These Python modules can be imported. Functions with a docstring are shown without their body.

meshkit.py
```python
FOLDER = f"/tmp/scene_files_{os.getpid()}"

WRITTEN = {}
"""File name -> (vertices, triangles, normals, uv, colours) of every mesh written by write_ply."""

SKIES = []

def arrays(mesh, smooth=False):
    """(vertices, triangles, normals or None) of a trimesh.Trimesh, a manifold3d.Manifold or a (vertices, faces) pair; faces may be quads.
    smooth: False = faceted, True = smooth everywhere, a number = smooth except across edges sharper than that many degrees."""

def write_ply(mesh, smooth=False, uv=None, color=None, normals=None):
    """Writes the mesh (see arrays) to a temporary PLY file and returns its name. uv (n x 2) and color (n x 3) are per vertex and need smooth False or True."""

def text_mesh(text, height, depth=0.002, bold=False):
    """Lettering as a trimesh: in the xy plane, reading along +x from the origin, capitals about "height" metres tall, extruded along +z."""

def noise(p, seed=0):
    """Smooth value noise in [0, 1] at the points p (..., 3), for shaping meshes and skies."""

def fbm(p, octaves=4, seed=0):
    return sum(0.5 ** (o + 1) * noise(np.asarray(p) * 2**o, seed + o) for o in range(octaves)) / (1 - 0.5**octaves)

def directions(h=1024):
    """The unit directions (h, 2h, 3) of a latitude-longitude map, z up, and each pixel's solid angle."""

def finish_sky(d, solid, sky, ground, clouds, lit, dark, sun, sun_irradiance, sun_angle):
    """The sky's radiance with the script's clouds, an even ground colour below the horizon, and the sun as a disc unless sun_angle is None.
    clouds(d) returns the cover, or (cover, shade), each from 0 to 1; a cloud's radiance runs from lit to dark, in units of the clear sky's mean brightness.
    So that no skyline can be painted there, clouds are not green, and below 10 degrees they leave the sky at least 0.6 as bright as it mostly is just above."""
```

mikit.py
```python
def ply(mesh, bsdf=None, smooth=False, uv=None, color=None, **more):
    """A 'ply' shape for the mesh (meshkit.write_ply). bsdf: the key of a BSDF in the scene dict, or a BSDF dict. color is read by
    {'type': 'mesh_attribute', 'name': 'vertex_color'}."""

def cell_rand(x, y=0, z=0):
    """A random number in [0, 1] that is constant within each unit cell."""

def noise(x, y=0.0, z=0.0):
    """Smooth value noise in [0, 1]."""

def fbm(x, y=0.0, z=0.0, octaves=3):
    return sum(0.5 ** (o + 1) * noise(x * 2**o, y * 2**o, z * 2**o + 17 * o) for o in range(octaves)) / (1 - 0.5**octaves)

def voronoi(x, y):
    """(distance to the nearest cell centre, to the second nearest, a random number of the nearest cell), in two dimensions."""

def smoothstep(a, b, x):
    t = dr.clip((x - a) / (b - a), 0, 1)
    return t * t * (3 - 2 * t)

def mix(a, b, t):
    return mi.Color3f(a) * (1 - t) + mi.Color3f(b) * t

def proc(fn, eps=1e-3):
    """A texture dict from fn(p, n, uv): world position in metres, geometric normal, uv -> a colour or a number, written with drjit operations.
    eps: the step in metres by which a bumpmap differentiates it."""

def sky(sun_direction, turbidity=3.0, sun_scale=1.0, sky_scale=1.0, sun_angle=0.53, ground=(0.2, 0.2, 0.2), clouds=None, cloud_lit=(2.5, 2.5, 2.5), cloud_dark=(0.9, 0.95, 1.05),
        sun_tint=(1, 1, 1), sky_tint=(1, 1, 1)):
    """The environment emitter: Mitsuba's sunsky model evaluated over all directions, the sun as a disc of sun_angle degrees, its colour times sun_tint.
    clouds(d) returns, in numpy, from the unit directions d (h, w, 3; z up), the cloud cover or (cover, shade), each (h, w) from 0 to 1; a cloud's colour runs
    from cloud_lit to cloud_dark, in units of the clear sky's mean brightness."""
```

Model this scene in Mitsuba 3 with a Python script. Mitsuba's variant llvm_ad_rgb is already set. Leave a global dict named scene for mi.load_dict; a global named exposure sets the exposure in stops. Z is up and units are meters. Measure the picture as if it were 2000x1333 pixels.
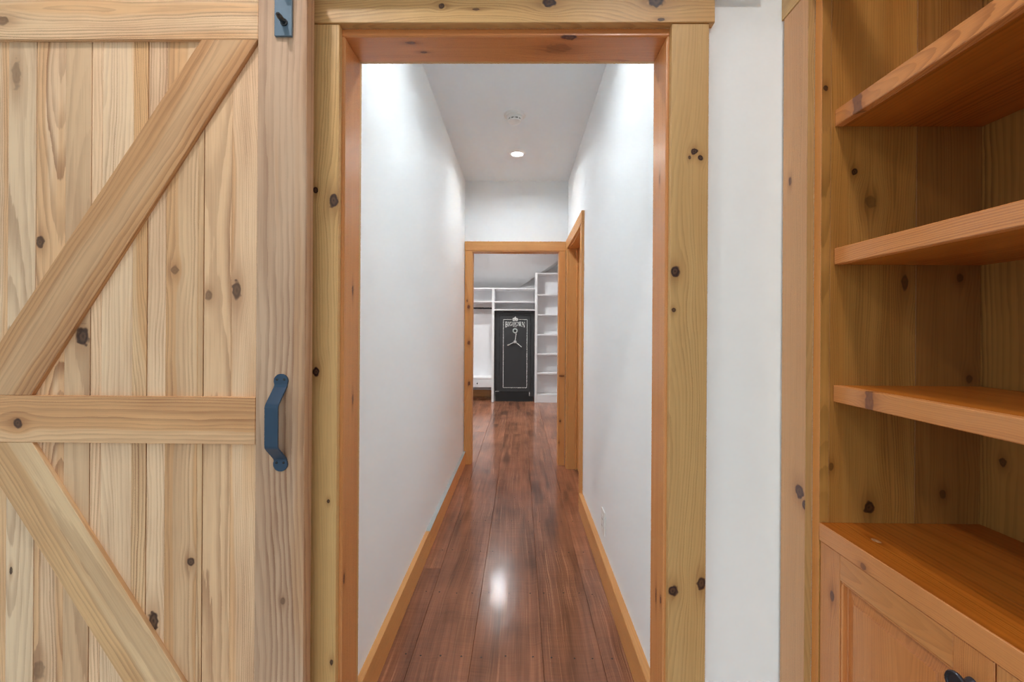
import math, random
import numpy as np, trimesh, drjit as dr, mitsuba as mi
import shapely.geometry as sg
from shapely import affinity
from shapely.ops import unary_union
import mikit, meshkit
from mikit import noise, fbm, cell_rand, smoothstep, mix, proc

T = mi.ScalarTransform4f
scene, labels = {}, {}
random.seed(4)
exposure = 0.24

# ------------------------------------------------------------------ camera, sky, light strengths
F, ROLL, YAW, HEIGHT = 840.0, 0.0065, 0.0109, 1.26          # focal length in pixels of the 2000 px frame
PPX, PPY = 1006.3, 644.9                                      # shifted lens
fwd = np.array([-math.sin(YAW), math.cos(YAW), 0.0])
rgt = np.array([math.cos(YAW), math.sin(YAW), 0.0])
upv = np.array([0, 0, 1.0])
cam_up = upv * math.cos(ROLL) - rgt * math.sin(ROLL)
cam_rt = rgt * math.cos(ROLL) + upv * math.sin(ROLL)
M = np.eye(4)
M[:3, 0], M[:3, 1], M[:3, 2], M[:3, 3] = -cam_rt, cam_up, fwd, [0, 0, HEIGHT]
scene['camera'] = {'type': 'perspective', 'fov': math.degrees(2 * math.atan(1000 / F)), 'fov_axis': 'x',
                   'near_clip': 0.02, 'far_clip': 100.0, 'to_world': T(M.tolist()),
                   'principal_point_offset_x': (1000 - PPX) / 2000, 'principal_point_offset_y': (666.5 - PPY) / 1333}
scene['sky'] = mikit.sky((0.2, 0.75, 0.6), turbidity=4, sun_scale=0.0, sky_scale=13.0, ground=(0.25, 0.25, 0.22), sky_tint=(1.06, 0.96, 0.79))
HALL_LAMP, CLOSET_LAMP, ROOM_LAMP = 390.0, 1050.0, 330.0      # radiance of the recessed lamps' lenses
LAMP_TINT, CLOSET_TINT, ROOM_TINT = (0.955, 1.045, 1.10), (0.96, 1.0, 1.01), (1.02, 0.98, 0.94)


def lin(r, g, b):
    c = np.array([r, g, b]) / 255.0
    return [float(x) for x in np.where(c <= 0.04045, c / 12.92, ((c + 0.055) / 1.055) ** 2.4)]


# ------------------------------------------------------------------ helpers
def take(name, parent=None):
    base = f'{parent}__{name}' if parent else name
    k, n = base, 0
    while k in scene or k in labels:
        n += 1
        k = f'{base}_{n:03d}'
    return k


def thing(name, label, cat, group=None):
    k = take(name)
    labels[k] = {'label': label, 'category': cat}
    if group:
        labels[k]['group'] = group
    return k


def struct(name, label=None):
    k = take(name)
    labels[k] = {'kind': 'structure'}
    if label:
        labels[k]['label'] = label
    return k


def add(name, mesh, bsdf, parent=None, label=None, smooth=False, **more):
    k = take(name, parent)
    scene[k] = mesh if isinstance(mesh, dict) else mikit.ply(mesh, bsdf, smooth=smooth, **more)
    if label:
        labels.setdefault(k, {})['label'] = label
    return k


def box(x0, x1, y0, y1, z0, z1, c=0.0):
    """An axis-aligned box, its edges chamfered by c."""
    if c <= 0:
        m = trimesh.creation.box(extents=(x1 - x0, y1 - y0, z1 - z0))
        m.apply_translation(((x0 + x1) / 2, (y0 + y1) / 2, (z0 + z1) / 2))
        return m
    h = np.array([x1 - x0, y1 - y0, z1 - z0]) / 2
    pts = []
    for a in range(3):
        hh = h - c
        hh[a] = h[a]
        for s in np.array(np.meshgrid([-1, 1], [-1, 1], [-1, 1])).reshape(3, -1).T:
            pts.append(s * hh)
    m = trimesh.convex.convex_hull(np.array(pts))
    m.apply_translation(((x0 + x1) / 2, (y0 + y1) / 2, (z0 + z1) / 2))
    return m


def join(*ms):
    return trimesh.util.concatenate(list(ms))


def lathe(profile, center, axis='z', n=40, flip=False):
    m = trimesh.creation.revolve(np.array(profile, float), sections=n)
    if flip:
        m.apply_transform(np.diag([1, -1, -1, 1.0]))
    if axis == '-y':                                          # profile height runs towards -y
        m.apply_transform(trimesh.transformations.rotation_matrix(math.pi / 2, [1, 0, 0]))
    if axis == '-x':
        m.apply_transform(trimesh.transformations.rotation_matrix(-math.pi / 2, [0, 1, 0]))
    m.apply_translation(center)
    return m


def tube(p0, p1, r, n=16):
    m = trimesh.creation.cylinder(radius=r, segment=[p0, p1], sections=n)
    return m


IDS = {}


def board(parent, name, mat, O, eu, ev, poly, th, c=0.0012, bid=None, label=None, both=False):
    """A wooden board: a convex polygon (u along the grain, v across, counter-clockwise) given th of thickness along eu x ev from O; its uv are
    metres along and across the grain, shifted by 2 per board so that every board gets a grain of its own."""
    eu, ev, O = (np.asarray(x, float) for x in (eu, ev, O))
    en = np.cross(eu, ev)
    if bid is None:
        bid = IDS[mat] = IDS.get(mat, 100) + 1
    P = np.array(poly, float)
    n = len(P)
    d = np.roll(P, -1, 0) - P
    d /= np.linalg.norm(d, axis=1, keepdims=True)
    out = np.stack([d[:, 1], -d[:, 0]], 1)                    # outward normal of edge i (P[i] -> P[i+1])
    prev = np.roll(out, 1, 0)
    bis = (out + prev) / (1 + (out * prev).sum(1))[:, None]
    Q = P - bis * c
    V, UV, Fc = [], [], []

    def face(pts):                                            # pts: (u, v, w, u', v')
        b = len(V)
        for u, v, w, a, e in pts:
            V.append(O + eu * u + ev * v + en * w)
            UV.append((a, e + 2 * bid))
        for i in range(1, len(pts) - 1):
            Fc.append((b, b + i, b + i + 1))

    lo = c if both else 0.0
    face([(q[0], q[1], th, q[0], q[1]) for q in Q])
    back = Q if both else P
    face([(q[0], q[1], 0, q[0], q[1]) for q in back[::-1]])
    for i in range(n):
        j = (i + 1) % n
        o = out[i]

        def pt(p, w):
            return (p[0], p[1], w, p[0] + 0.25 * o[0] * (th - w), p[1] + o[1] * (th - w))
        face([pt(P[i], lo), pt(P[j], lo), pt(P[j], th - c), pt(P[i], th - c)])
        if c > 0:
            face([pt(P[i], th - c), pt(P[j], th - c), pt(Q[j], th), pt(Q[i], th)])
        if both:
            face([pt(Q[i], 0), pt(Q[j], 0), pt(P[j], lo), pt(P[i], lo)])
    k = take(name, parent)
    scene[k] = mikit.ply((np.array(V), np.array(Fc)), mat, smooth=False, uv=np.array(UV))
    if label:
        labels.setdefault(k, {})['label'] = label
    return k


def rect(u0, u1, v0, v1):
    return [(u0, v0), (u1, v0), (u1, v1), (u0, v1)]


X, Y, Z = np.eye(3)


# frames: boards facing -y (towards the camera), -x, +x, down, up
def front_v(parent, name, mat, x0, x1, z0, z1, yf, th, **kw):     # upright grain, faces -y; v = x - centre
    xc = (x0 + x1) / 2
    return board(parent, name, mat, (xc, yf + th, 0), Z, -X, rect(z0, z1, xc - x1, xc - x0), th, **kw)


def front_h(parent, name, mat, x0, x1, z0, z1, yf, th, **kw):     # level grain, faces -y
    zc = (z0 + z1) / 2
    return board(parent, name, mat, (0, yf + th, zc), X, Z, rect(x0, x1, z0 - zc, z1 - zc), th, **kw)


def left_v(parent, name, mat, y0, y1, z0, z1, xf, th, **kw):      # upright grain, faces -x
    yc = (y0 + y1) / 2
    return board(parent, name, mat, (xf + th, yc, 0), Z, Y, rect(z0, z1, y0 - yc, y1 - yc), th, **kw)


def left_h(parent, name, mat, y0, y1, z0, z1, xf, th, **kw):      # level grain along y, faces -x
    zc = (z0 + z1) / 2
    return board(parent, name, mat, (xf + th, 0, zc), -Y, Z, rect(-y1, -y0, z0 - zc, z1 - zc), th, **kw)


def right_v(parent, name, mat, y0, y1, z0, z1, xf, th, **kw):     # upright grain, faces +x
    yc = (y0 + y1) / 2
    return board(parent, name, mat, (xf - th, yc, 0), Z, -Y, rect(z0, z1, yc - y1, yc - y0), th, **kw)


def right_h(parent, name, mat, y0, y1, z0, z1, xf, th, **kw):
    zc = (z0 + z1) / 2
    return board(parent, name, mat, (xf - th, 0, zc), Y, Z, rect(y0, y1, z0 - zc, z1 - zc), th, **kw)


def down_h(parent, name, mat, x0, x1, y0, y1, zf, th, **kw):      # grain along x, faces down
    yc = (y0 + y1) / 2
    return board(parent, name, mat, (0, yc, zf + th), X, -Y, rect(x0, x1, yc - y1, yc - y0), th, **kw)


def up_y(parent, name, mat, x0, x1, y0, y1, zt, th, **kw):        # grain along y, faces up
    xc = (x0 + x1) / 2
    return board(parent, name, mat, (xc, 0, zt - th), Y, -X, rect(y0, y1, xc - x1, xc - x0), th, **kw)


# ------------------------------------------------------------------ materials
def wood(light, dark, knots=(), tones=(), s=0.0045, line=0.6, tvar=0.10, fib=0.10, blotch=0.3, seed=0.0, knot=(52, 30, 24), hue=0.06, flow=1.0, heart=0.25):
    """knots: (board id, u, v, ru, rv, strength); tones: {board id: rgb factor}."""
    L, D, K = lin(*light), lin(*dark), lin(*knot)
    tones = dict(tones)

    def fn(p, n, uv):
        u, vv = mi.Float(uv.x), mi.Float(uv.y)
        bid = dr.floor(vv * 0.5 + 0.5)
        v = vv - 2 * bid
        sd = bid * 7.31 + seed
        r = [cell_rand(bid, k, 3 + seed) for k in range(5)]
        mask, halo, w = mi.Float(0), mi.Float(0), v
        for (kid, ku, kv, ru, rv, st) in knots:
            on = dr.select(dr.abs(bid - kid) < 0.5, mi.Float(1), mi.Float(0))
            a, b = (u - ku), (v - kv)
            wob = 1 + 0.45 * (noise(u * 130 + kid, v * 130) - 0.5) * 2
            d2 = (dr.square(a / ru) + dr.square(b / rv)) * wob
            mask = dr.maximum(mask, on * st * (1 - smoothstep(0.7, 1.35, d2)) * (0.93 + 0.07 * dr.cos(9.0 * dr.sqrt(d2))))
            halo = dr.maximum(halo, on * dr.exp(-0.33 * (dr.square(a / (ru * 1.5)) + dr.square(b / rv))))
            w = w - on * b * 0.85 * dr.exp(-(dr.square(a / (ru * 2.6)) + dr.square(b / (rv * 1.9))) * 0.5)
        w = w + flow * (0.030 * (noise(u * 1.9 + sd, v * 5 + sd) - 0.5) + 0.011 * (noise(u * 5.5 + sd, v * 20) - 0.5) + 0.003 * (noise(u * 17, v * 60 + sd) - 0.5))
        c = (r[0] - 0.5) * 0.2
        dd = 0.006 + 0.05 * r[1] + flow * 0.085 * (noise(u * 1.5 + sd * 1.7, 5.5) - 0.5) + (r[2] - 0.5) * 0.03 * u
        rad = dr.sqrt(dr.square(w - c) + dr.square(dd))
        ring = rad / (s * (0.6 + 0.9 * cell_rand(bid, 21, seed)))
        ring = ring + 1.6 * noise(ring * 0.31, sd) + 0.15 * noise(u * 30, v * 300)
        i = dr.floor(ring)
        f = ring - i
        late = smoothstep(0.25, 0.9, f) * (1 - smoothstep(0.93, 1.0, f)) * (0.3 + 0.7 * cell_rand(i, bid, 11)) * (0.55 + 0.6 * cell_rand(bid, 31, seed)) * (0.35 + 1.3 * noise(u * 1.7 + sd, v * 13 + sd, 3.0))
        fb = noise(u * 14 + sd, v * 800) - 0.5
        fb2 = noise(u * 3.5 + sd, v * 170) - 0.5
        bl = fbm(u * 2.3 + sd, v * 16, 1.5) - 0.5
        t = dr.clip(line * late + fib * fb + 0.8 * fib * fb2 + blotch * bl + 0.12, 0, 1)
        col = mix(L, D, t) * (1 + tvar * (r[3] - 0.5) * 2)
        hs = hue * (r[4] - 0.5) * 2 + hue * 1.5 * bl
        col = mi.Color3f(col.x * (1 + 0.3 * hs), col.y * (1 - 0.5 * hs), col.z * (1 - hs))
        core = smoothstep(0.50, 0.62, 0.75 * noise(rad * 26 + sd, bid * 3.3) + 0.25 * noise(u * 3 + sd, w * 60))
        col = mix(col, col * mi.Color3f(0.90, 0.76, 0.60), heart * core)
        for kid, tn in tones.items():
            on = dr.abs(bid - kid) < 0.5
            col = mi.Color3f(*[dr.select(on, a * b, a) for a, b in zip((col.x, col.y, col.z), tn)])
        col = mix(col, col * mi.Color3f(0.62, 0.5, 0.42), 0.85 * halo)
        rings = 0.55 + 0.7 * noise(u * 260, v * 260)
        col = mix(col, mi.Color3f(*K) * rings, dr.clip(mask, 0, 1))
        return dr.clip(col, 0, 0.95)
    return proc(fn)


def matte(name, rgb, rough=0.5, spec=0.5, metallic=0.0, **kw):
    base = rgb if isinstance(rgb, dict) else {'type': 'rgb', 'value': lin(*rgb)}
    scene[name] = {'type': 'twosided', 'bsdf': {'type': 'principled', 'base_color': base, 'roughness': rough, 'specular': spec, 'metallic': metallic, **kw}}


def paint(name, rgb, amp=0.012):
    L = lin(*rgb)
    matte(name, proc(lambda p, n, uv: mi.Color3f(*L) * (1 + amp * (fbm(p.x * 3 + p.y * 2.1, p.z * 3, p.y) - 0.5) * 2)), rough=0.6, spec=0.25)


paint('white_paint', (240, 244, 246))
paint('ceiling_paint', (238, 244, 248))
paint('closet_paint', (226, 226, 226))
matte('white_melamine', (233, 233, 234), rough=0.4)
matte('white_plastic', (238, 238, 236), rough=0.35)
matte('grey_slot', (110, 110, 110), rough=0.5)
matte('black_slot', (12, 12, 12), rough=0.5)
matte('blue_black_metal', (20, 52, 78), rough=0.42, spec=0.6)
matte('blue_grey_metal', (84, 106, 124), rough=0.4, spec=0.6)
matte('bolt_black', (16, 18, 22), rough=0.25, spec=0.7)
matte('safe_paint', (50, 50, 51), rough=0.45, spec=0.4)
matte('safe_dark', (22, 22, 23), rough=0.5)
matte('safe_print', (226, 226, 224), rough=0.5)
matte('chrome', (215, 215, 215), rough=0.25, metallic=1.0)
matte('dark_knob', (52, 54, 62), rough=0.3, spec=0.6, metallic=0.6)
matte('grey_cap', (172, 178, 178), rough=0.5)
matte('subfloor', (110, 80, 55), rough=0.8)
matte('pale_carpet', (206, 200, 190), rough=0.9, spec=0.1)
matte('nail_brown', (58, 38, 30), rough=0.5)
matte('rod_black', (40, 40, 42), rough=0.4, metallic=0.5)

# board ids with knots below are fixed numbers; all other boards are numbered from 101
DOOR_KNOTS = [(3, 1.466, 0.026, 0.013, 0.010, 0.85), (5, 1.238, -0.015, 0.023, 0.014, 0.95), (10, 1.400, 0.018, 0.011, 0.009, 0.5), (12, 1.340, 0.022, 0.011, 0.009, 0.55),
              (13, 1.352, 0.0205, 0.022, 0.011, 0.8), (8, 0.548, 0.003, 0.022, 0.012, 0.95), (10, 0.691, -0.026, 0.010, 0.009, 0.9), (3, 0.423, 0.022, 0.024, 0.013, 0.4),
              (2, 0.665, 0.0205, 0.009, 0.003, 0.9), (2, 1.876, 0.0155, 0.03, 0.011, 0.35), (21, -1.21, -0.0095, 0.011, 0.012, 0.9), (20, -1.254, -0.0345, 0.016, 0.01, 0.55),
              (23, 0.606, -0.009, 0.008, 0.005, 0.45)]
DOOR_TONES = {20: (1.05, 0.98, 0.9), 21: (0.88, 0.8, 0.7), 23: (0.70, 0.68, 0.72), 25: (0.74, 0.64, 0.54), 26: (0.98, 0.97, 0.88), 5: (0.92, 0.9, 0.86), 10: (0.95, 0.92, 0.86), 9: (0.98, 0.9, 0.78), 12: (1.0, 0.96, 0.9)}
matte('door_pine', wood((228, 195, 160), (148, 104, 74), DOOR_KNOTS, DOOR_TONES, s=0.0085, line=0.52, tvar=0.08, fib=0.16, blotch=0.85, seed=1.0, heart=0.75), rough=0.5, spec=0.35)
CASE_KNOTS = [(1, 1.613, 0.010, 0.008, 0.006, 1), (1, 1.587, -0.036, 0.018, 0.012, 0.95), (1, 1.15, 0.006, 0.011, 0.008, 1), (1, 0.82, -0.027, 0.005, 0.004, 0.9), (1, 0.41, -0.038, 0.007, 0.004, 0.9),
              (2, 0.068, -0.006, 0.016, 0.013, 1), (2, 0.337, -0.003, 0.018, 0.016, 1), (2, -0.204, -0.015, 0.007, 0.006, 0.9), (2, -0.116, -0.024, 0.010, 0.003, 0.8), (2, 0.35, -0.05, 0.009, 0.004, 0.9),
              (3, 1.714, -0.011, 0.008, 0.008, 1), (3, 1.699, 0.0005, 0.005, 0.004, 0.9), (3, 1.698, -0.027, 0.006, 0.006, 1), (3, 1.411, 0.035, 0.013, 0.012, 1), (3, 1.313, 0.038, 0.006, 0.005, 0.9),
              (3, 0.603, 0.036, 0.013, 0.012, 1), (3, 0.624, -0.036, 0.016, 0.010, 0.95)]
matte('casing_pine', wood((204, 166, 112), (152, 112, 68), CASE_KNOTS, {1: (1.0, 0.95, 0.9), 31: (0.8, 0.72, 0.66)}, s=0.004, line=0.45, tvar=0.05, fib=0.12, blotch=0.35, seed=2.0, knot=(50, 26, 24)), rough=0.42, spec=0.4)
JAMB_KNOTS = [(1, 1.365, -0.006, 0.014, 0.004, 0.8), (1, 1.068, -0.011, 0.014, 0.004, 0.8), (1, 0.606, 0.04, 0.013, 0.005, 0.85), (2, 1.667, -0.005, 0.012, 0.005, 0.3), (2, 0.544, 0.002, 0.02, 0.004, 0.8),
              (2, 0.558, -0.035, 0.010, 0.005, 0.9), (3, -0.292, 0.029, 0.012, 0.006, 0.7), (3, -0.267, -0.009, 0.009, 0.004, 0.7), (3, 0.098, 0.006, 0.03, 0.018, 0.25), (3, 0.123, 0.05, 0.02, 0.008, 0.9),
              (4, 1.631, 0.017, 0.010, 0.005, 0.8), (4, 0.88, -0.026, 0.015, 0.014, 0.95), (4, 0.857, -0.045, 0.011, 0.008, 0.95),
              (6, -0.919, 0.0, 0.012, 0.03, 0.6), (8, -0.883, 0.0, 0.010, 0.03, 0.6), (9, -0.858, -0.012, 0.007, 0.006, 0.5), (10, 0.684, -0.008, 0.011, 0.007, 0.75)]
# warm stain of the jambs, the shelf edges, the cabinet and the trim round the bookcase
matte('amber_pine', wood((206, 140, 84), (154, 90, 46), JAMB_KNOTS, {4: (0.96, 1.12, 1.42), 11: (0.98, 1.0, 0.85)}, s=0.0036, line=0.4, tvar=0.06, fib=0.12, blotch=0.3, seed=3.0, knot=(70, 38, 38)), rough=0.3, spec=0.5)
BOOK_KNOTS = [(1, 1.815, 0.002, 0.006, 0.005, 0.9), (2, 1.625, 0.043, 0.007, 0.006, 0.95), (2, 1.556, 0.006, 0.014, 0.012, 0.4), (2, 1.373, -0.072, 0.02, 0.008, 0.7), (3, 1.385, -0.026, 0.009, 0.008, 0.5),
              (3, 1.156, -0.048, 0.009, 0.008, 0.5), (2, 0.954, 0.091, 0.008, 0.006, 0.5), (2, 0.862, 0.005, 0.014, 0.012, 0.95), (3, 0.894, 0.010, 0.009, 0.008, 0.5), (4, 0.981, 0.0, 0.009, 0.007, 0.7)]
matte('brown_pine', wood((172, 122, 62), (112, 72, 30), BOOK_KNOTS, {3: (0.84, 0.78, 0.78)}, s=0.006, line=0.6, tvar=0.06, fib=0.14, blotch=0.8, heart=0.5, seed=4.0, knot=(48, 26, 14)), rough=0.36, spec=0.45)
matte('counter_pine', wood((176, 100, 34), (112, 56, 12), [(1, 0.901, 0.0, 0.012, 0.006, 0.7)], (), s=0.014, line=0.3, tvar=0.04, fib=0.10, blotch=0.55, seed=5.0, knot=(190, 150, 110)), rough=0.3, spec=0.5)
FAR_KNOTS = [(1, 1.472, -0.005, 0.017, 0.012, 0.9), (1, 1.137, -0.009, 0.017, 0.011, 0.9), (1, 0.755, -0.012, 0.017, 0.011, 0.95), (1, 1.53, 0.01, 0.01, 0.006, 0.9), (2, 0.833, 0.0, 0.008, 0.022, 0.8),
             (2, 0.414, 0.016, 0.010, 0.007, 0.9), (2, 0.213, 0.028, 0.01, 0.007, 0.9)]
matte('honey_pine', wood((214, 156, 94), (170, 106, 54), FAR_KNOTS, (), s=0.006, line=0.35, tvar=0.06, fib=0.10, blotch=0.3, seed=6.0, knot=(92, 36, 18)), rough=0.38, spec=0.4)


def floor_wood(p, n, uv):
    """Dark stained, rough-sawn pine: cloudy stain, pale scuffs along the grain, faint saw marks across it."""
    u, vv = mi.Float(uv.x), mi.Float(uv.y)
    bid = dr.floor(vv * 0.5 + 0.5)
    v = vv - 2 * bid
    sd = bid * 5.17
    w = v + 0.03 * (noise(u * 1.7 + sd, v * 4) - 0.5) + 0.008 * (noise(u * 6 + sd, v * 18) - 0.5)
    cloud = 0.6 * fbm(u * 1.6 + sd, v * 7 + sd, 1.0) + 0.4 * fbm(u * 6 + sd, v * 9, 5.0)
    fine = noise(u * 9 + sd, w * 420)
    mid = noise(u * 2.4 + sd, w * 95)
    scuff = smoothstep(0.62, 0.9, noise(u * 3.2 + sd, w * 330)) * smoothstep(0.45, 0.75, noise(u * 2.4 + sd, w * 16, 3.0)) + 0.5 * smoothstep(0.7, 0.95, noise(u * 2.0, w * 120, sd))
    dark = smoothstep(0.5, 0.85, noise(u * 1.7 + sd * 1.3, w * 13, 8.0)) * smoothstep(0.2, 0.7, noise(u * 4, w * 22 + sd, 4.0))
    saw = (noise(u * 260 + 8 * noise(v * 20, sd), v * 9 + sd) - 0.5) * (0.5 + noise(u * 5, v * 6, sd))
    t = dr.clip(0.06 + 0.95 * cloud + 0.22 * (fine - 0.5) + 0.26 * (mid - 0.5), 0, 1)
    col = mix(FLOOR_DARK, FLOOR_MID, t) * (1 + 0.12 * (cell_rand(bid, 2) - 0.5) * 2)
    col = mix(col, FLOOR_PALE, 0.34 * scuff)
    col = mix(col, FLOOR_STAIN, 0.6 * dark)
    return dr.clip(col * (1 + 0.16 * saw), 0, 0.95)


FLOOR_DARK, FLOOR_MID, FLOOR_PALE, FLOOR_STAIN = lin(86, 53, 39), lin(172, 115, 86), lin(206, 150, 114), lin(70, 49, 40)
matte('floor_pine', proc(floor_wood), rough=0.16, spec=0.28)

# ------------------------------------------------------------------ setting: numbers
YW, YB = 1.108, 1.215                  # wall with the opening: room face, hall face
HL, HR = -0.522, 0.444                 # hall walls
CEIL = 2.655
YE, YE2 = 4.028, 4.125                 # end wall of the hall
JL, JR, JT = -0.4565, 0.3715, 2.0165      # near opening

fl = struct('floor')
scene[fl] = mikit.ply(box(-2.8, 2.0, -2.8, 8.2, -0.06, -0.0185), 'subfloor')
edges = [-2.79, -2.54, -2.26, -2.03, -1.76, -1.49, -1.22, -0.93, -0.664, -0.408, -0.178, 0.096, 0.322, 0.575, 0.82, 1.08, 1.35, 1.6, 1.85, 1.99]
for i in range(len(edges) - 1):
    x0, x1 = edges[i], edges[i + 1]
    cuts = {-0.664: [2.262, 5.3], 0.322: [2.268, 5.0], -0.178: [5.2], -0.408: [5.75], 0.096: [6.1]}.get(x0, [random.uniform(1.4, 3.4), random.uniform(4.6, 6.6)])
    ys = [1.112] + cuts + [8.18]
    for a, b in zip(ys, ys[1:]):
        up_y(fl, 'plank', 'floor_pine', x0 + 0.0005, x1 - 0.0005, a + 0.0006, b - 0.0006, 0.0, 0.018, c=0.0012)
k = struct('floor_front')
scene[k] = mikit.ply(box(-2.6, 1.05, -2.79, 1.1105, -0.0182, 0.0), 'pale_carpet')
nail = lathe([(0, -0.001), (0.0036, -0.001), (0.0036, 0.0002), (0.003, 0.0005), (0, 0.0005)], (0, 0, 0), n=10)
nail_ply = mikit.ply(nail, 'nail_brown')
for yy in (1.658, 2.058, 2.448, 2.835, 3.23, 3.62):
    for xx in (-0.44, -0.375, -0.30, -0.212, -0.145, -0.04, 0.062, 0.13, 0.21, 0.288, 0.36):
        k = take('nail', fl)
        scene[k] = {**nail_ply, 'to_world': T().translate([xx + random.uniform(-.008, .008), yy + random.uniform(-.008, .008), 0.0])}

k = struct('wall_front')
scene[k] = mikit.ply(join(box(-2.6, JL - 0.021, YW, YB, 0, CEIL), box(JR + 0.021, 0.682, YW, YB, 0, CEIL), box(JL - 0.021, JR + 0.021, YW, YB, JT + 0.021, CEIL)), 'white_paint')
k = struct('wall_right')
scene[k] = mikit.ply(join(box(0.682, 1.2, 1.0085, YB, 0, CEIL), box(0.682, 1.2, -0.22, 1.0085, 2.40, CEIL), box(0.682, 1.2, -2.6, -0.22, 0, CEIL), box(1.064, 1.2, -0.22, 1.0085, 0, 2.40)), 'white_paint')
k = struct('wall_left')
scene[k] = mikit.ply(box(-2.75, -2.6, -2.6, YB, 0, CEIL), 'white_paint')
k = struct('wall_back')
scene[k] = mikit.ply(join(box(-2.75, -2.3, -2.75, -2.6, 0, CEIL), box(0.60, 1.2, -2.75, -2.6, 0, CEIL), box(-2.3, 0.60, -2.75, -2.6, 2.25, CEIL)), 'white_paint')
k = struct('ceiling')
LAMPS = {'hall': [(-0.031, 3.40), (-0.031, 1.62)]}


def holed(x0, x1, y0, y1, spots):
    g = sg.box(x0, y0, x1, y1)
    for c in spots:
        g = g.difference(sg.Point(c).buffer(0.0478, 20))
    m = trimesh.creation.extrude_polygon(g, 0.1)
    m.apply_translation((0, 0, CEIL))
    return m


scene[k] = mikit.ply(holed(-2.75, 1.2, -2.75, YB, []), 'ceiling_paint')
k = struct('wall_hall_left')
scene[k] = mikit.ply(box(HL - 0.1, HL, YB, YE, 0, CEIL), 'white_paint')
SD0, SD1, SDT = 3.09, 3.905, 2.0       # side door opening in the right wall of the hall
k = struct('wall_hall_right')
scene[k] = mikit.ply(join(box(HR, HR + 0.12, YB, SD0 - 0.02, 0, CEIL), box(HR, HR + 0.12, SD1 + 0.02, YE, 0, CEIL), box(HR, HR + 0.12, SD0 - 0.02, SD1 + 0.02, SDT + 0.02, CEIL)), 'white_paint')
FL, FR, FT = -0.446, 0.360, 1.990
k = struct('wall_hall_end')
scene[k] = mikit.ply(join(box(-2.3, FL - 0.021, YE, YE2, 0, CEIL), box(FR + 0.021, 1.6, YE, YE2, 0, CEIL), box(FL - 0.021, FR + 0.021, YE, YE2, FT + 0.021, CEIL)), 'white_paint')
k = struct('ceiling_hall')
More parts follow.
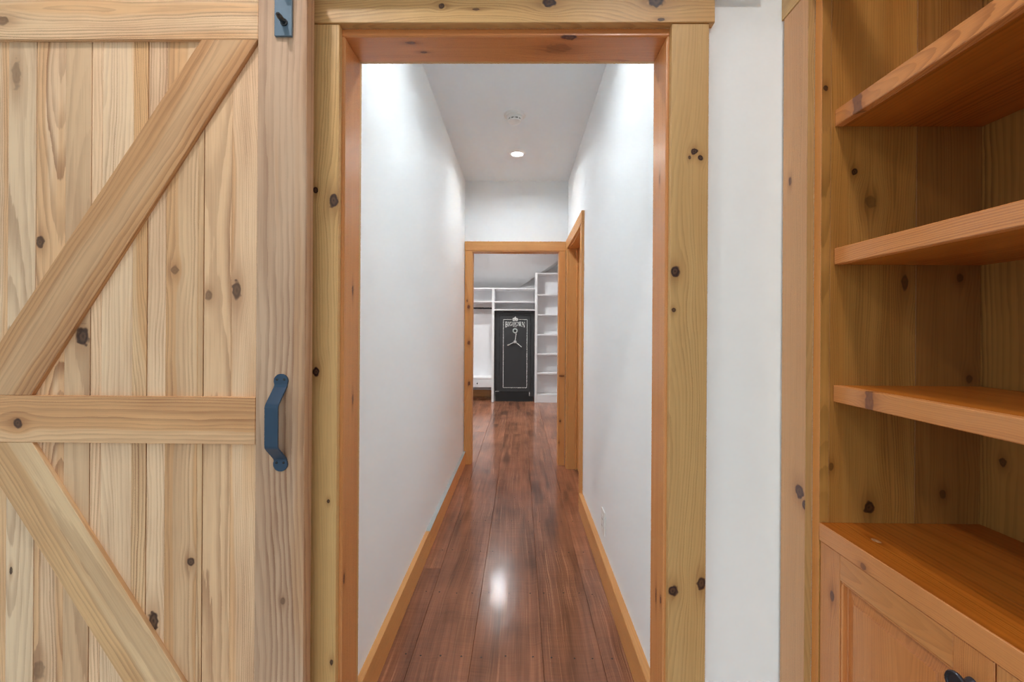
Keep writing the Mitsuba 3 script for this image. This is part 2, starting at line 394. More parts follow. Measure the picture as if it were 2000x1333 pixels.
scene[k] = mikit.ply(holed(HL - 0.1, HR + 0.12, YB, YE2, LAMPS['hall']), 'ceiling_paint')

# closet beyond the hall
CY, CC = 8.10, 2.70
k = struct('wall_closet_back')
scene[k] = mikit.ply(box(-2.3, 1.6, CY, CY + 0.1, 0, 3.2), 'closet_paint')
k = struct('wall_closet_left')
scene[k] = mikit.ply(box(-2.4, -2.3, YE, CY + 0.1, 0, 3.2), 'closet_paint')
k = struct('wall_closet_right')
scene[k] = mikit.ply(box(1.6, 1.7, YE, CY + 0.1, 0, 3.2), 'closet_paint')
# flat ceiling, a slope that falls to the back and a cross slope that rises to the right, meeting in a valley
A0, SL = 2.055, 0.60
vx, vy, vz = -0.03, CY, A0
yt = CY - (CC - A0) / SL               # where the slope meets the flat ceiling
xt = vx + (CC - A0) / SL
Vc = np.array([(-2.4, YE2, CC), (1.7, YE2, CC), (1.7, CY + .1, CC), (xt, CY, CC), (xt, yt, CC), (-2.4, yt, CC), (-2.4, CY, A0), (vx, vy, vz), (xt, CY, CC), (1.7, yt, CC)])
Fc = [(0, 1, 9), (0, 9, 4), (0, 4, 5), (4, 9, 2), (4, 2, 3), (5, 4, 7), (5, 7, 6), (7, 4, 3)]
Vup = Vc.copy()
Vup[:, 2] += 0.12
tri = np.array(Fc)
k = struct('ceiling_closet')
scene[k] = mikit.ply((np.vstack([Vc, Vup]), np.vstack([tri[:, ::-1], tri + len(Vc)])), 'closet_paint')

# near opening: casing and jambs
t1 = struct('trim_1')
front_v(t1, 'side_casing', 'casing_pine', -0.560, -0.4645, 0, 2.0365, 1.090, 0.018, bid=1)
front_v(t1, 'side_casing', 'casing_pine', 0.3790, 0.4725, 0, 2.0365, 1.090, 0.018, bid=3)
front_h(t1, 'head_casing', 'casing_pine', -0.572, 0.4850, 2.0370, 2.152, 1.086, 0.022, bid=2)
right_v(t1, 'side_jamb', 'amber_pine', 1.1082, YB, 0, JT, JL, 0.020, bid=1, c=0.003)
left_v(t1, 'side_jamb', 'amber_pine', 1.1082, YB, 0, JT, JR, 0.020, bid=2, c=0.003)
down_h(t1, 'head_jamb', 'amber_pine', JL - 0.020, JR + 0.020, 1.1082, YB, JT, 0.020, bid=3, c=0.003)
board(t1, 'side_casing', 'casing_pine', (-0.49, YB, 0), Z, X, rect(0, 2.02, -0.031, 0.031), 0.016)
board(t1, 'side_casing', 'casing_pine', (0.4085, YB, 0), Z, X, rect(0, 2.02, -0.031, 0.031), 0.016)
board(t1, 'head_casing', 'casing_pine', (0, YB, 2.055), -X, Z, rect(-0.4395, 0.521, -0.033, 0.033), 0.016)

# far opening
t2 = struct('trim_2')
front_v(t2, 'side_casing', 'honey_pine', -0.5165, -0.452, 0, 1.9995, 4.010, 0.018, bid=1)
front_v(t2, 'side_casing', 'honey_pine', 0.366, 0.4235, 0, 1.9995, 4.010, 0.018, bid=2)
front_h(t2, 'head_casing', 'honey_pine', -0.5195, 0.4235, 2.000, 2.085, 4.008, 0.020, bid=3)
right_v(t2, 'side_jamb', 'honey_pine', 4.014, YE2, 0, FT, FL, 0.020)
left_v(t2, 'side_jamb', 'honey_pine', 4.014, YE2, 0, FT, FR, 0.020)
down_h(t2, 'head_jamb', 'honey_pine', FL - 0.020, FR + 0.020, 4.014, YE2, FT, 0.020)

# side door on the right of the hall
t3 = struct('trim_3')
left_v(t3, 'side_casing', 'honey_pine', 3.005, SD0 - 0.006, 0, 2.0075, HR - 0.018, 0.018)
left_v(t3, 'side_casing', 'honey_pine', SD1 + 0.006, 4.007, 0, 2.0075, HR - 0.018, 0.018)
left_h(t3, 'head_casing', 'honey_pine', 2.998, 4.007, 2.008, 2.097, HR - 0.020, 0.020)
front_v(t3, 'side_jamb', 'honey_pine', HR, HR + 0.12, 0, SDT, SD1, 0.020, label='far jamb of the side doorway')
board(t3, 'side_jamb', 'honey_pine', (HR + 0.06, SD0 - 0.02, 0), Z, X, rect(0, SDT, -0.06, 0.06), 0.020)
board(t3, 'head_jamb', 'honey_pine', (HR + 0.06, 0, SDT + 0.020), Y, X, rect(SD0 - 0.02, SD1 + 0.02, -0.06, 0.06), 0.020)
front_v(t3, 'door_stop', 'honey_pine', HR + 0.062, HR + 0.078, 0, SDT - 0.002, SD1 - 0.012, 0.012)
d1 = struct('door_1')
left_v(d1, 'stile', 'honey_pine', SD0 + 0.003, SD0 + 0.115, 0.012, SDT - 0.004, HR + 0.08, 0.034)
left_v(d1, 'stile', 'honey_pine', SD1 - 0.115, SD1 - 0.003, 0.012, SDT - 0.004, HR + 0.08, 0.034)
for z0, z1 in ((0.012, 0.22), (0.95, 1.07), (1.88, SDT - 0.004)):
    left_h(d1, 'rail', 'honey_pine', SD0 + 0.115, SD1 - 0.115, z0, z1, HR + 0.08, 0.034)
for z0, z1 in ((0.22, 0.95), (1.07, 1.88)):
    left_v(d1, 'panel', 'honey_pine', SD0 + 0.115, SD1 - 0.115, z0, z1, HR + 0.09, 0.016)

# baseboards of the hall
bl = struct('baseboard_left')
right_h(bl, 'board', 'honey_pine', YB + 0.0165, 2.415, 0, 0.124, -0.500, 0.022, c=0.002)
right_h(bl, 'board', 'honey_pine', 2.416, 4.009, 0, 0.118, -0.500, 0.022, c=0.002)
add('painted_edge', box(-0.522, -0.500, 2.416, 4.009, 0.118, 0.124, 0.001), 'grey_cap', bl, label='grey painted top edge of the far baseboard')
br = struct('baseboard_right')
left_h(br, 'board', 'honey_pine', YB + 0.0165, 3.004, 0, 0.126, 0.4165, HR - 0.4165, c=0.003)
bb = struct('baseboard_closet')
front_h(bb, 'board', 'honey_pine', -2.29, -0.50, 0, 0.126, CY - 0.016, 0.016)

# trim round the bookcase on the right wall
t4 = struct('trim_4')
left_v(t4, 'side_casing', 'amber_pine', 1.0085, 1.101, 0, 2.0545, 0.666, 0.016, bid=4, c=0.0015)
front_v(t4, 'casing_edge', 'casing_pine', 0.6662, 0.6818, 0, 2.0545, 1.0076, 0.0008, bid=31, c=0.0003)
left_h(t4, 'head_casing', 'casing_pine', -0.32, 1.1075, 2.055, 2.165, 0.664, 0.018)

# ------------------------------------------------------------------ barn door
bd = thing('barn_door', 'sliding barn door of pale knotty pine with diagonal braces and blue-black hardware', 'door')
DF = 1.025
seams = [-1.345, -1.250, -1.181, -1.109, -1.045, -1.018, -0.942, -0.906, -0.860, -0.782, -0.768, -0.700, -0.633]
grooves = (-1.181, -1.045, -0.906, -0.768)
stave_ids = {-1.345: 16, -1.250: 2, -1.181: 3, -1.109: 5, -1.045: 15, -1.018: 4, -0.942: 9, -0.906: 8, -0.860: 10, -0.782: 17, -0.768: 12, -0.700: 13}
for a, b in zip(seams, seams[1:]):
    g0 = 0.0012 if a in grooves else 0.0001
    g1 = 0.0012 if b in grooves else 0.0001
    front_v(bd, 'plank', 'door_pine', a + g0, b - g1, 0.02, 2.11, DF + 0.010, 0.021, c=0.0006, bid=stave_ids[a])
front_v(bd, 'stile', 'door_pine', -0.633, -0.5145, 0.02, 2.115, DF, 0.036, bid=23, c=0.0012)
front_v(bd, 'stile', 'door_pine', -1.464, -1.345, 0.02, 2.115, DF, 0.036, c=0.0012)
front_h(bd, 'rail', 'door_pine', -1.345, -0.6335, 1.954, 2.115, DF, 0.0098, bid=20)
front_h(bd, 'rail', 'door_pine', -1.345, -0.6335, 0.981, 1.094, DF - 0.001, 0.0108, bid=21)
front_h(bd, 'rail', 'door_pine', -1.345, -0.6335, 0.02, 0.20, DF, 0.0098)


def brace(pts, bid, ang):
    """pts in (x, z), seen from the front; the grain runs along ang."""
    du = np.array([math.cos(ang), math.sin(ang)])
    dv = np.array([-du[1], du[0]])
    c = np.mean(pts, 0)
    loc = [((np.array(p) - c) @ du, (np.array(p) - c) @ dv) for p in pts]
    if sg.Polygon(loc).exterior.is_ccw is False:
        loc = loc[::-1]
    board(bd, 'brace', 'door_pine', (c[0], DF + 0.010, c[1]), (du[0], 0, du[1]), (dv[0], 0, dv[1]), loc, 0.0102, bid=bid, c=0.001)


brace([(-0.770, 1.9535), (-1.341, 1.0945), (-1.179, 1.0945), (-0.634, 1.9535)], 25, math.atan2(1.54, 1))
brace([(-1.176, 0.9805), (-1.322, 0.9805), (-0.817, 0.2005), (-0.671, 0.2005)], 26, math.atan2(-1.546, 1))


# pull handle: flat strap bent out from two round ends
def strap(path, w, th, cx):
    """A flat bar of width w (along x) that follows path [(y, z)], th thick."""
    p = np.array(path, float)
    d = np.gradient(p, axis=0)
    d /= np.linalg.norm(d, axis=1, keepdims=True)
    nn = np.stack([d[:, 1], -d[:, 0]], 1)
    V, Fq = [], []
    for i in range(len(p)):
        a, b = p[i] + nn[i] * th / 2, p[i] - nn[i] * th / 2
        V += [(cx - w / 2, *a), (cx + w / 2, *a), (cx + w / 2, *b), (cx - w / 2, *b)]
    for i in range(len(p) - 1):
        for q in range(4):
            r = (q + 1) % 4
            Fq.append((4 * i + q, 4 * i + r, 4 * i + 4 + r, 4 * i + 4 + q))
    m = trimesh.Trimesh(np.array(V), np.vstack([np.array(Fq)[:, [0, 1, 2]], np.array(Fq)[:, [0, 2, 3]], [[0, 2, 1], [0, 3, 2], [4 * len(p) - 4, 4 * len(p) - 3, 4 * len(p) - 2], [4 * len(p) - 4, 4 * len(p) - 2, 4 * len(p) - 1]]]), process=False)
    m.fix_normals()
    return m


def smooth_path(pts, r, n=5):
    out = [np.array(pts[0], float)]
    for a, b, c in zip(pts, pts[1:], pts[2:]):
        a, b, c = map(lambda t: np.array(t, float), (a, b, c))
        p, q = b + (a - b) / np.linalg.norm(a - b) * r, b + (c - b) / np.linalg.norm(c - b) * r
        for t in np.linspace(0, 1, n):
            out.append((1 - t) ** 2 * p + 2 * t * (1 - t) * b + t * t * q)
    out.append(np.array(pts[-1], float))
    return out


hx, yd0, yh = -0.5705, DF - 0.0022, 0.984
hp = smooth_path([(yd0, 1.134), (yd0, 1.1215), (yh, 1.081), (yh, 0.984), (yd0, 0.9475), (yd0, 0.935)], 0.006)
hd = add('pull_handle', strap(hp, 0.0305, 0.004, hx), 'blue_black_metal', bd, label='blue-black bent strap pull handle', smooth=25)
for z in (1.134, 0.935):
    add('end_plate', lathe([(0, 0), (0.0172, 0), (0.0172, 0.0035), (0.0166, 0.0042), (0, 0.0042)], (hx, DF - 0.0001, z), '-y', 36), 'blue_black_metal', hd, smooth=30)
    for dx in (-0.0085, 0.0085):
        add('screw', lathe([(0, 0), (0.0028, 0), (0.0026, 0.0012), (0.0012, 0.0014), (0.0012, 0.0004), (0, 0.0004)], (hx + dx, DF - 0.0044, z + 0.004), '-y', 16), 'bolt_black', hd, smooth=30)

# hanger strap with its bolts and roller; its track runs on the wall above
hs = add('hanger_strap', box(-0.590, -0.5485, DF - 0.0065, DF - 0.0002, 1.958, 2.30, 0.0008), 'blue_grey_metal', bd, label='flat steel strap that hangs the door from its track')
hs2 = add('hanger_strap', box(-1.430, -1.388, DF - 0.0065, DF - 0.0002, 1.958, 2.30, 0.0008), 'blue_grey_metal', bd)
for par, xx in ((hs, -0.566), (hs2, -1.409)):
    for zz in (1.989, 2.075):
        add('bolt', join(lathe([(0, 0), (0.0085, 0), (0.0085, 0.003), (0.0062, 0.004), (0.0060, 0.022), (0.0048, 0.028), (0.0025, 0.0305), (0, 0.031)], (xx, DF - 0.0066, zz), '-y', 24)), 'bolt_black', par, label='black dome bolt', smooth=35)
    add('roller', lathe([(0, 0), (0.030, 0), (0.030, 0.006), (0.024, 0.009), (0.024, 0.015), (0.030, 0.018), (0.030, 0.022), (0, 0.022)], (xx, DF + 0.0225, 2.2090), '-y', 32), 'bolt_black', par, smooth=30)
tr = thing('door_track', 'black steel rail above the barn door on which its rollers run', 'door track')
add('rail', box(-1.55, 0.60, 1.034, 1.041, 2.132, 2.178, 0.001), 'bolt_black', tr)
for xx in (-1.2, -0.80, 0.53):
    add('standoff', tube((xx, 1.041, 2.155), (xx, 1.0858 if xx > -0.57 and xx < 0.48 else YW, 2.155), 0.011, 16), 'bolt_black', tr, smooth=30)

# ------------------------------------------------------------------ bookcase, counter, base cabinet on the right
bc = thing('bookcase', 'built-in knotty pine bookcase with three deep open shelves set into the right wall', 'bookcase')
BX, BB, BY0, BY1 = 0.682, 1.043, -0.20, 0.985


def side_board(x0, x1, bid, yf=BY1):
    front_v(bc, 'side_board', 'brown_pine', x0, x1, 0.03, 2.38, yf, 0.0225, bid=bid, c=0.0006)


side_board(BX + 0.0012, 0.7035, 1)
side_board(0.7038, 0.897, 2)
side_board(0.8973, BB, 3)
left_v(bc, 'front_edge', 'amber_pine', BY1 + 0.0003, 1.0074, 0.03, 2.38, BX, 0.0011, bid=11, c=0.0003)
front_v(bc, 'side_board', 'brown_pine', BX, BB, 0.03, 2.38, BY0 - 0.0225, 0.0225 - 0.0005)
yy = BY1 + 0.022
for i in range(9):
    w = 0.136
    left_v(bc, 'back_board', 'brown_pine', max(yy - w, BY0), yy, 0.03, 2.38, BB + 0.0003, 0.016, bid=4 if i == 0 else None, c=0.0008)
    yy -= w + 0.0005
    if yy < BY0 + 0.02:
        break
SX = 0.712
for n, (z0, z1, fid) in enumerate(((1.727, 1.764, 6), (1.413, 1.450, 7), (1.102, 1.139, 8))):
    sh = board(bc, 'shelf', 'counter_pine', (0, 0, z0), Y, -X, [(BY0 + .001, -BB), (BY1 - .0005, -BB), (BY1 - .0005, -SX - 0.018), (BY0 + .001, -SX - 0.018)], z1 - z0, c=0.0008, both=True)
    left_h(sh, 'edge_band', 'amber_pine', BY0 + .001, BY1 - .0005, z0, z1, SX, 0.0179, bid=fid, c=0.0015)

ct = thing('countertop', 'glossy amber pine counter ledge under the bookcase shelves', 'countertop')
for i, (a, b) in enumerate(((0.6854, 0.80), (0.80, 0.92), (0.92, 1.043))):
    up_y(ct, 'board', 'counter_pine', a, b - 0.0002, BY0 + .001, BY1 - .0008, 0.827, 0.038, c=0.0002, bid=1 if i == 0 else None)
left_h(ct, 'front_edge', 'amber_pine', BY0 + .001, BY1 - .0008, 0.788, 0.8270, BX + 0.0002, 0.0030, bid=9, c=0.0008)

cb = thing('base_cabinet', 'pine base cabinet with raised-panel doors under the counter ledge', 'cabinet')
add('carcass', join(box(0.7085, BB - .0005, BY1 - 0.02, BY1 - 0.001, 0.09, 0.7875), box(0.7085, BB - .0005, BY0 + .001, BY0 + 0.02, 0.09, 0.7875), box(0.7085, BB - .0005, BY0 + 0.0205, BY1 - 0.0205, 0.09, 0.108), box(0.74, 0.758, BY0 + .001, BY1 - .001, 0.0, 0.0895)), 'brown_pine', cb)
DZ0, DZ1 = 0.10, 0.7862
for di, (ya, yb_) in enumerate(((0.9865, 0.6255), (0.6235, 0.262), (0.26, -0.10))):
    ya = min(ya, BY1 - .0012)
    d = take('door', cb)
    sw, x0, th = 0.0595, BX + 0.003, 0.0225
    labels[d] = {'label': 'raised panel cabinet door'} if di == 0 else {}
    zt, zb = DZ1 - 0.0555, DZ0 + 0.0555
    # raised panel: field, slope, groove, as one shaped mesh; it is the door's own entry
    a0, a1 = yb_ + sw, ya - sw
    prof = [(0.0, 0.012), (0.006, 0.012), (0.008, 0.014), (0.030, 0.0075), (0.032, 0.0045)]     # inset, depth behind the frame's face
    V, UV, Fq = [], [], []
    for ins, dep in prof:
        for (yy_, zz_) in ((a1 - ins, zb + ins), (a0 + ins, zb + ins), (a0 + ins, zt - ins), (a1 - ins, zt - ins)):
            V.append((x0 + dep, yy_, zz_))
    nV = len(V)
    quads = [[4 * r + q, 4 * r + (q + 1) % 4, 4 * r + 4 + (q + 1) % 4, 4 * r + 4 + q] for r in range(len(prof) - 1) for q in range(4)] + [[nV - 4, nV - 3, nV - 2, nV - 1]]
    Vs, Us, Ts = [], [], []
    for qd in quads:
        b = len(Vs)
        for t in qd:
            Vs.append(V[t])
            Us.append((V[t][2], V[t][1] - (a0 + a1) / 2 + 2 * (40 + di)))
        Ts += [(b, b + 1, b + 2), (b, b + 2, b + 3)]
    b = len(Vs)                                                                                  # a flat back
    for (yy_, zz_) in ((a1, zb), (a0, zb), (a0, zt), (a1, zt)):
        Vs.append((x0 + 0.018, yy_, zz_))
        Us.append((zz_, yy_))
    Ts += [(b, b + 2, b + 1), (b, b + 3, b + 2)]
    scene[take('panel', d)] = mikit.ply((np.array(Vs), np.array(Ts)), 'amber_pine', uv=np.array(Us))
    if not labels[d]:
        del labels[d]
    left_v(d, 'stile', 'amber_pine', ya - sw, ya, DZ0, DZ1, x0, th, bid=10 if di == 0 else None)
    left_v(d, 'stile', 'amber_pine', yb_, yb_ + sw, DZ0, DZ1, x0, th)
    left_h(d, 'rail', 'amber_pine', yb_ + sw, ya - sw, zt, DZ1, x0, th)
    left_h(d, 'rail', 'amber_pine', yb_ + sw, ya - sw, DZ0, zb, x0, th)
    # moulded sticking along the inner edge of the frame
    for (p0, p1, q0, q1) in ((a0, a1, zt - 0.0055, zt), (a0, a1, zb, zb + 0.0055)):
        left_h(d, 'moulding', 'amber_pine', p0, p1, q0, q1, x0 + 0.002, 0.010, c=0.002)
    for (p0, p1) in ((a0, a0 + 0.0055), (a1 - 0.0055, a1)):
        left_v(d, 'moulding', 'amber_pine', p0, p1, zb + 0.0056, zt - 0.0056, x0 + 0.002, 0.010, c=0.002)
    yk = yb_ + sw / 2 if di != 1 else ya - sw / 2
    add('knob', lathe([(0, 0), (0.009, 0), (0.0085, 0.003), (0.006, 0.008), (0.0062, 0.013), (0.012, 0.018), (0.0165, 0.022), (0.0168, 0.025), (0.0155, 0.027), (0.0125, 0.0268), (0.0120, 0.0255), (0, 0.0262)], (x0, yk, 0.731), '-x', 40), 'dark_knob', d, label='dark round metal knob', smooth=35)

# ------------------------------------------------------------------ hall fittings
def downlight(x, y, z, label, power, r=0.044, d=0.010, tint=LAMP_TINT):
    t = thing('recessed_light', label, 'ceiling light', None)
    add('trim_ring', lathe([(r + 0.003, 0.0), (r + 0.003, 0.003), (r + 0.006, 0.006), (r + 0.016, 0.004), (r + 0.019, 0.0), (r + 0.003, 0.0)], (x, y, z - 0.0002), flip=True), 'white_plastic', t, smooth=40)
    if d > 0:
        add('baffle', lathe([(r + 0.0025, 0.0), (r, -d), (r + 0.0008, -d), (r + 0.0033, 0.0), (r + 0.0025, 0.0)], (x, y, z), flip=True), 'white_plastic', t, smooth=40)
    m = trimesh.creation.cylinder(radius=r + 0.0008, height=0.002, sections=40)
    m.apply_translation((x, y, z + d + 0.0012))
    k = take('lens', t)
    scene[k] = {**mikit.ply(m, 'white_plastic'), 'emitter': {'type': 'area', 'radiance': {'type': 'rgb', 'value': [power * c for c in tint]}}}


downlight(-0.031, 3.40, CEIL, 'round recessed ceiling light glowing in the hall ceiling beyond the smoke detector', HALL_LAMP)
downlight(-0.031, 1.62, CEIL, 'round recessed ceiling light in the hall just inside the near opening', HALL_LAMP)
downlight(-0.30, 6.55, CC, 'round recessed ceiling light in the closet in front of the safe', CLOSET_LAMP, d=-0.0045, tint=CLOSET_TINT)
downlight(-1.30, 5.60, CC, 'round recessed ceiling light in the left half of the closet', 1.3 * CLOSET_LAMP, d=-0.0045, tint=CLOSET_TINT)
downlight(-0.72, 0.60, CEIL, 'round recessed ceiling light above the barn door', ROOM_LAMP, d=-0.0045, tint=ROOM_TINT)
downlight(0.45, 0.10, CEIL, 'round recessed ceiling light beside the bookcase', ROOM_LAMP, d=-0.0045, tint=ROOM_TINT)
downlight(-0.72, -1.3, CEIL, 'round recessed ceiling light behind the camera on the left', ROOM_LAMP, d=-0.0045, tint=ROOM_TINT)
downlight(0.35, -1.6, CEIL, 'round recessed ceiling light behind the camera on the right', ROOM_LAMP, d=-0.0045, tint=ROOM_TINT)

sd = thing('smoke_detector', 'white round smoke detector on the hall ceiling', 'smoke detector')
SDC = (-0.043, 2.79)
add('base', lathe([(0, 0), (0.070, 0), (0.070, 0.006), (0.066, 0.010), (0.050, 0.012), (0, 0.012)], (*SDC, CEIL), flip=True, n=48), 'white_plastic', sd, smooth=35)
add('housing', lathe([(0, 0.012), (0.050, 0.012), (0.051, 0.024), (0.046, 0.030), (0, 0.030)], (*SDC, CEIL), flip=True, n=48), 'white_plastic', sd, smooth=35)
add('vent_ring', lathe([(0, 0.030), (0.040, 0.030), (0.040, 0.036), (0, 0.036)], (*SDC, CEIL), flip=True, n=48), 'black_slot', sd, smooth=35)
for a in range(10):
    an = a * 2 * math.pi / 10 + 0.3
    add('rib', tube((SDC[0] + 0.0405 * math.cos(an), SDC[1] + 0.0405 * math.sin(an), CEIL - 0.030), (SDC[0] + 0.0405 * math.cos(an), SDC[1] + 0.0405 * math.sin(an), CEIL - 0.036), 0.005, 10), 'white_plastic', sd)
add('cap', lathe([(0, 0.036), (0.043, 0.036), (0.041, 0.045), (0.030, 0.050), (0, 0.051)], (*SDC, CEIL), flip=True, n=48), 'white_plastic', sd, smooth=35)
add('indicator', lathe([(0, 0), (0.0035, 0), (0.003, 0.001), (0, 0.001)], (SDC[0] - 0.03, SDC[1] - 0.032, CEIL - 0.0285), flip=True, n=12), 'black_slot', sd)

oc = thing('electrical_outlet', 'white electrical outlet low on the right wall of the hall', 'outlet')
add('plate', box(HR - 0.006, HR - 0.0002, 2.206, 2.288, 0.202, 0.325, 0.002), 'white_plastic', oc)
add('receptacle', box(HR - 0.0085, HR - 0.0061, 2.230, 2.264, 0.229, 0.298, 0.0008), 'white_plastic', oc)
for z in (0.244, 0.280):
    for y in (2.240, 2.252):
        add('slot', box(HR - 0.0090, HR - 0.0086, y - 0.0012, y + 0.0012, z - 0.004, z + 0.004), 'grey_slot', oc)

# ------------------------------------------------------------------ closet shelving
YC = 7.478


def panel(t, name, x0, x1, z0, z1, y0=YC, y1=7.86, **kw):
    return add(name, box(x0, x1, y0, y1, z0, z1, 0.001), 'white_melamine', t, **kw)


hu = thing('hanging_unit', 'white closet unit with hanging rod above a single drawer, left of the safe', 'closet unit')
panel(hu, 'side_panel', -0.490, -0.4475, 0, 1.99)
panel(hu, 'side_panel', -1.50, -1.46, 0, 1.99)
for z0, z1, nm in ((1.968, 1.990, 'top_panel'), (1.740, 1.764, 'shelf'), (0.395, 0.425, 'bench_panel')):
    panel(hu, nm, -1.4595, -0.4905, z0, z1, YC + 0.004)
panel(hu, 'back_panel', -1.4595, -0.4905, 0.396, 1.9675, 7.8605, 7.872)
dw = panel(hu, 'drawer', -1.455, -0.4905, 0.258, 0.392, YC + 0.002, 7.84)
add('knob', tube((-0.735, YC + 0.002, 0.325), (-0.735, YC - 0.022, 0.325), 0.011, 16), 'safe_dark', dw, smooth=30)
add('hanging_rod', tube((-1.4595, 7.70, 1.645), (-0.4905, 7.70, 1.645), 0.013, 16), 'rod_black', hu, smooth=30)

cu = thing('bridge_shelf_unit', 'white two-tier shelf unit bridging over the black safe', 'shelf unit')
for z0, z1, nm in ((1.968, 1.990, 'top_panel'), (1.738, 1.760, 'shelf'), (1.598, 1.621, 'bottom_panel')):
    panel(cu, nm, -0.447, 0.2600, z0, z1, YC + 0.004)
panel(cu, 'back_panel', -0.447, 0.2600, 1.6215, 1.9675, 7.8605, 7.872)

tw = thing('shelf_tower', 'tall white shelf tower with seven compartments, right of the safe', 'shelf unit')
panel(tw, 'side_panel', 0.261, 0.301, 0, 2.262, YC, 7.74)
panel(tw, 'side_panel', 0.80, 0.84, 0, 2.262, YC, 7.74)
tz = [2.259, 1.886, 1.539, 1.192, 0.854, 0.516, 0.138]
for i, z in enumerate(tz):
    panel(tw, 'top_panel' if i == 0 else 'shelf', 0.3015, 0.7995, z - 0.024, z, YC + 0.003, 7.70)
panel(tw, 'toe_kick', 0.3015, 0.7995, 0.0, 0.113, YC + 0.006, YC + 0.026)
panel(tw, 'back_panel', 0.3015, 0.7995, 0.139, 2.234, 7.7005, 7.712)

# ------------------------------------------------------------------ safe
sf = thing('safe', 'tall black safe with white pinstripe lettering and a three-spoke handle', 'safe')
SY = 7.585                                                   # face of the body
add('body', box(-0.440, 0.254, SY, 8.06, 0.085, 1.580, 0.006), 'safe_paint', sf)
add('plinth', box(-0.425, 0.240, SY + 0.02, 8.05, 0.0, 0.0848, 0.002), 'safe_dark', sf)
SDF = SY - 0.012
add('door_gap', box(-0.364, 0.194, SY - 0.0015, SY - 0.0001, 0.168, 1.522), 'safe_dark', sf)
sdr = add('door', box(-0.358, 0.188, SDF, SY - 0.0016, 0.174, 1.516, 0.003), 'safe_paint', sf)
sx = -0.084


def flat(poly, t=0.0006, y=SDF, name='print', mat='safe_print', par=sdr, label=None):
    """A flat print given in (x, z) on the door, t thick."""
    polys = poly.geoms if hasattr(poly, 'geoms') else [poly]
    ms = []
    for q in polys:
        if q.area < 1e-9:
            continue
        m = trimesh.creation.extrude_polygon(q, t)
        m.apply_transform(np.array([[1, 0, 0, 0], [0, 0, -1, y - 0.0001], [0, 1, 0, 0], [0, 0, 0, 1.0]]))
        ms.append(m)
    return add(name, join(*ms), mat, par, label=label)


out = sg.box(-0.296, 0.239, 0.130, 1.448).buffer(-0.012).buffer(0.012)
ring = out.difference(out.buffer(-0.0085)).difference(sg.box(sx - 0.058, 1.40, sx + 0.058, 1.50))
for q, half in enumerate((sg.box(-1, 0, sx, 1.44), sg.box(sx, 0, 1, 1.44), sg.box(-1, 1.44, sx, 2), sg.box(sx, 1.44, 1, 2))):
    flat(ring.intersection(half), name='pinstripe', label='white pinstripe border' if q == 0 else None)
# emblem: a ram's head with curled horns over a small peak
cz = 1.458
head = sg.Polygon([(-0.012, 0.012), (0.012, 0.012), (0.010, -0.012), (0.006, -0.034), (-0.006, -0.034), (-0.010, -0.012)])
horns = []
for sgn in (-1, 1):
    lobe = affinity.scale(sg.Point(sgn * 0.025, -0.009).buffer(0.024), 1.0, 1.2)
    lobe = lobe.difference(sg.Point(sgn * 0.027, -0.010).buffer(0.0065)).difference(sg.box(sgn * 0.012 - 0.002, -0.04, sgn * 0.012 + 0.002, -0.012))
    horns.append(lobe)
peak = sg.Polygon([(-0.015, 0.012), (-0.010, 0.034), (-0.003, 0.047), (0.006, 0.047), (0.012, 0.034), (0.015, 0.012)])
for q, g in enumerate([head] + horns + [peak]):
    flat(affinity.translate(g, sx, cz - 0.004), t=0.0006 + 0.0002 * q, name='emblem', label='white ram head emblem' if q == 0 else None)
# lettering with slab serifs in an arched block: flat top, lower edge rising to the middle
st, sr = 0.20, 0.10


def L(*p):
    return sg.LineString(p)


def stroke(g, w=st):
    return g.buffer(w / 2, cap_style=2, join_style=2)


def serif(x, y, w=0.46):
    return sg.box(x - w / 2, y - sr / 2 if y > 0.5 else y, x + w / 2, y if y > 0.5 else y + sr)


def arc(cx, cy, rx, ry, a0, a1, n=24):
    return L(*[(cx + rx * math.cos(math.radians(a)), cy + ry * math.sin(math.radians(a))) for a in np.linspace(a0, a1, n)])


glyph = {
    'B': (0.86, [stroke(L((.2, 0), (.2, 1))), stroke(L((.05, .95), (.45, .95)), .11), stroke(L((.05, .05), (.48, .05)), .11), stroke(L((.2, .52), (.45, .52)), .1), stroke(arc(.45, .735, .22, .215, -90, 90), .15), stroke(arc(.48, .285, .27, .235, -90, 90), .16)]),
    'I': (0.46, [stroke(L((.23, 0), (.23, 1))), serif(.23, 1), serif(.23, 0)]),
    'G': (0.94, [stroke(arc(.48, .5, .37, .44, 50, 318), .17), stroke(L((.76, .08), (.76, .46)), .17), sg.box(.55, .38, .93, .47), stroke(L((.74, .72), (.74, .96)), .08)]),
    'H': (1.02, [stroke(L((.22, 0), (.22, 1))), stroke(L((.80, 0), (.80, 1))), serif(.22, 1), serif(.22, 0), serif(.80, 1), serif(.80, 0), sg.box(.2, .46, .8, .55)]),
    'O': (0.96, [stroke(arc(.48, .5, .38, .44, 0, 361, 48), .17)]),
    'R': (0.98, [stroke(L((.22, 0), (.22, 1))), serif(.22, 0), stroke(L((.05, .95), (.48, .95)), .11), stroke(L((.2, .50), (.48, .50)), .1), stroke(arc(.48, .725, .23, .225, -90, 90), .16), stroke(L((.42, .48), (.80, .03)), .2), sg.box(.70, 0, 1.0, .10)]),
    'N': (1.04, [stroke(L((.2, 0), (.2, 1)), .1), stroke(L((.84, 0), (.84, 1)), .1), stroke(L((.17, .97), (.85, .03)), .2), serif(.2, 0, .34), serif(.84, 1, .34), sg.box(.02, .9, .3, 1)]),
}
cur, gs = 0.0, []
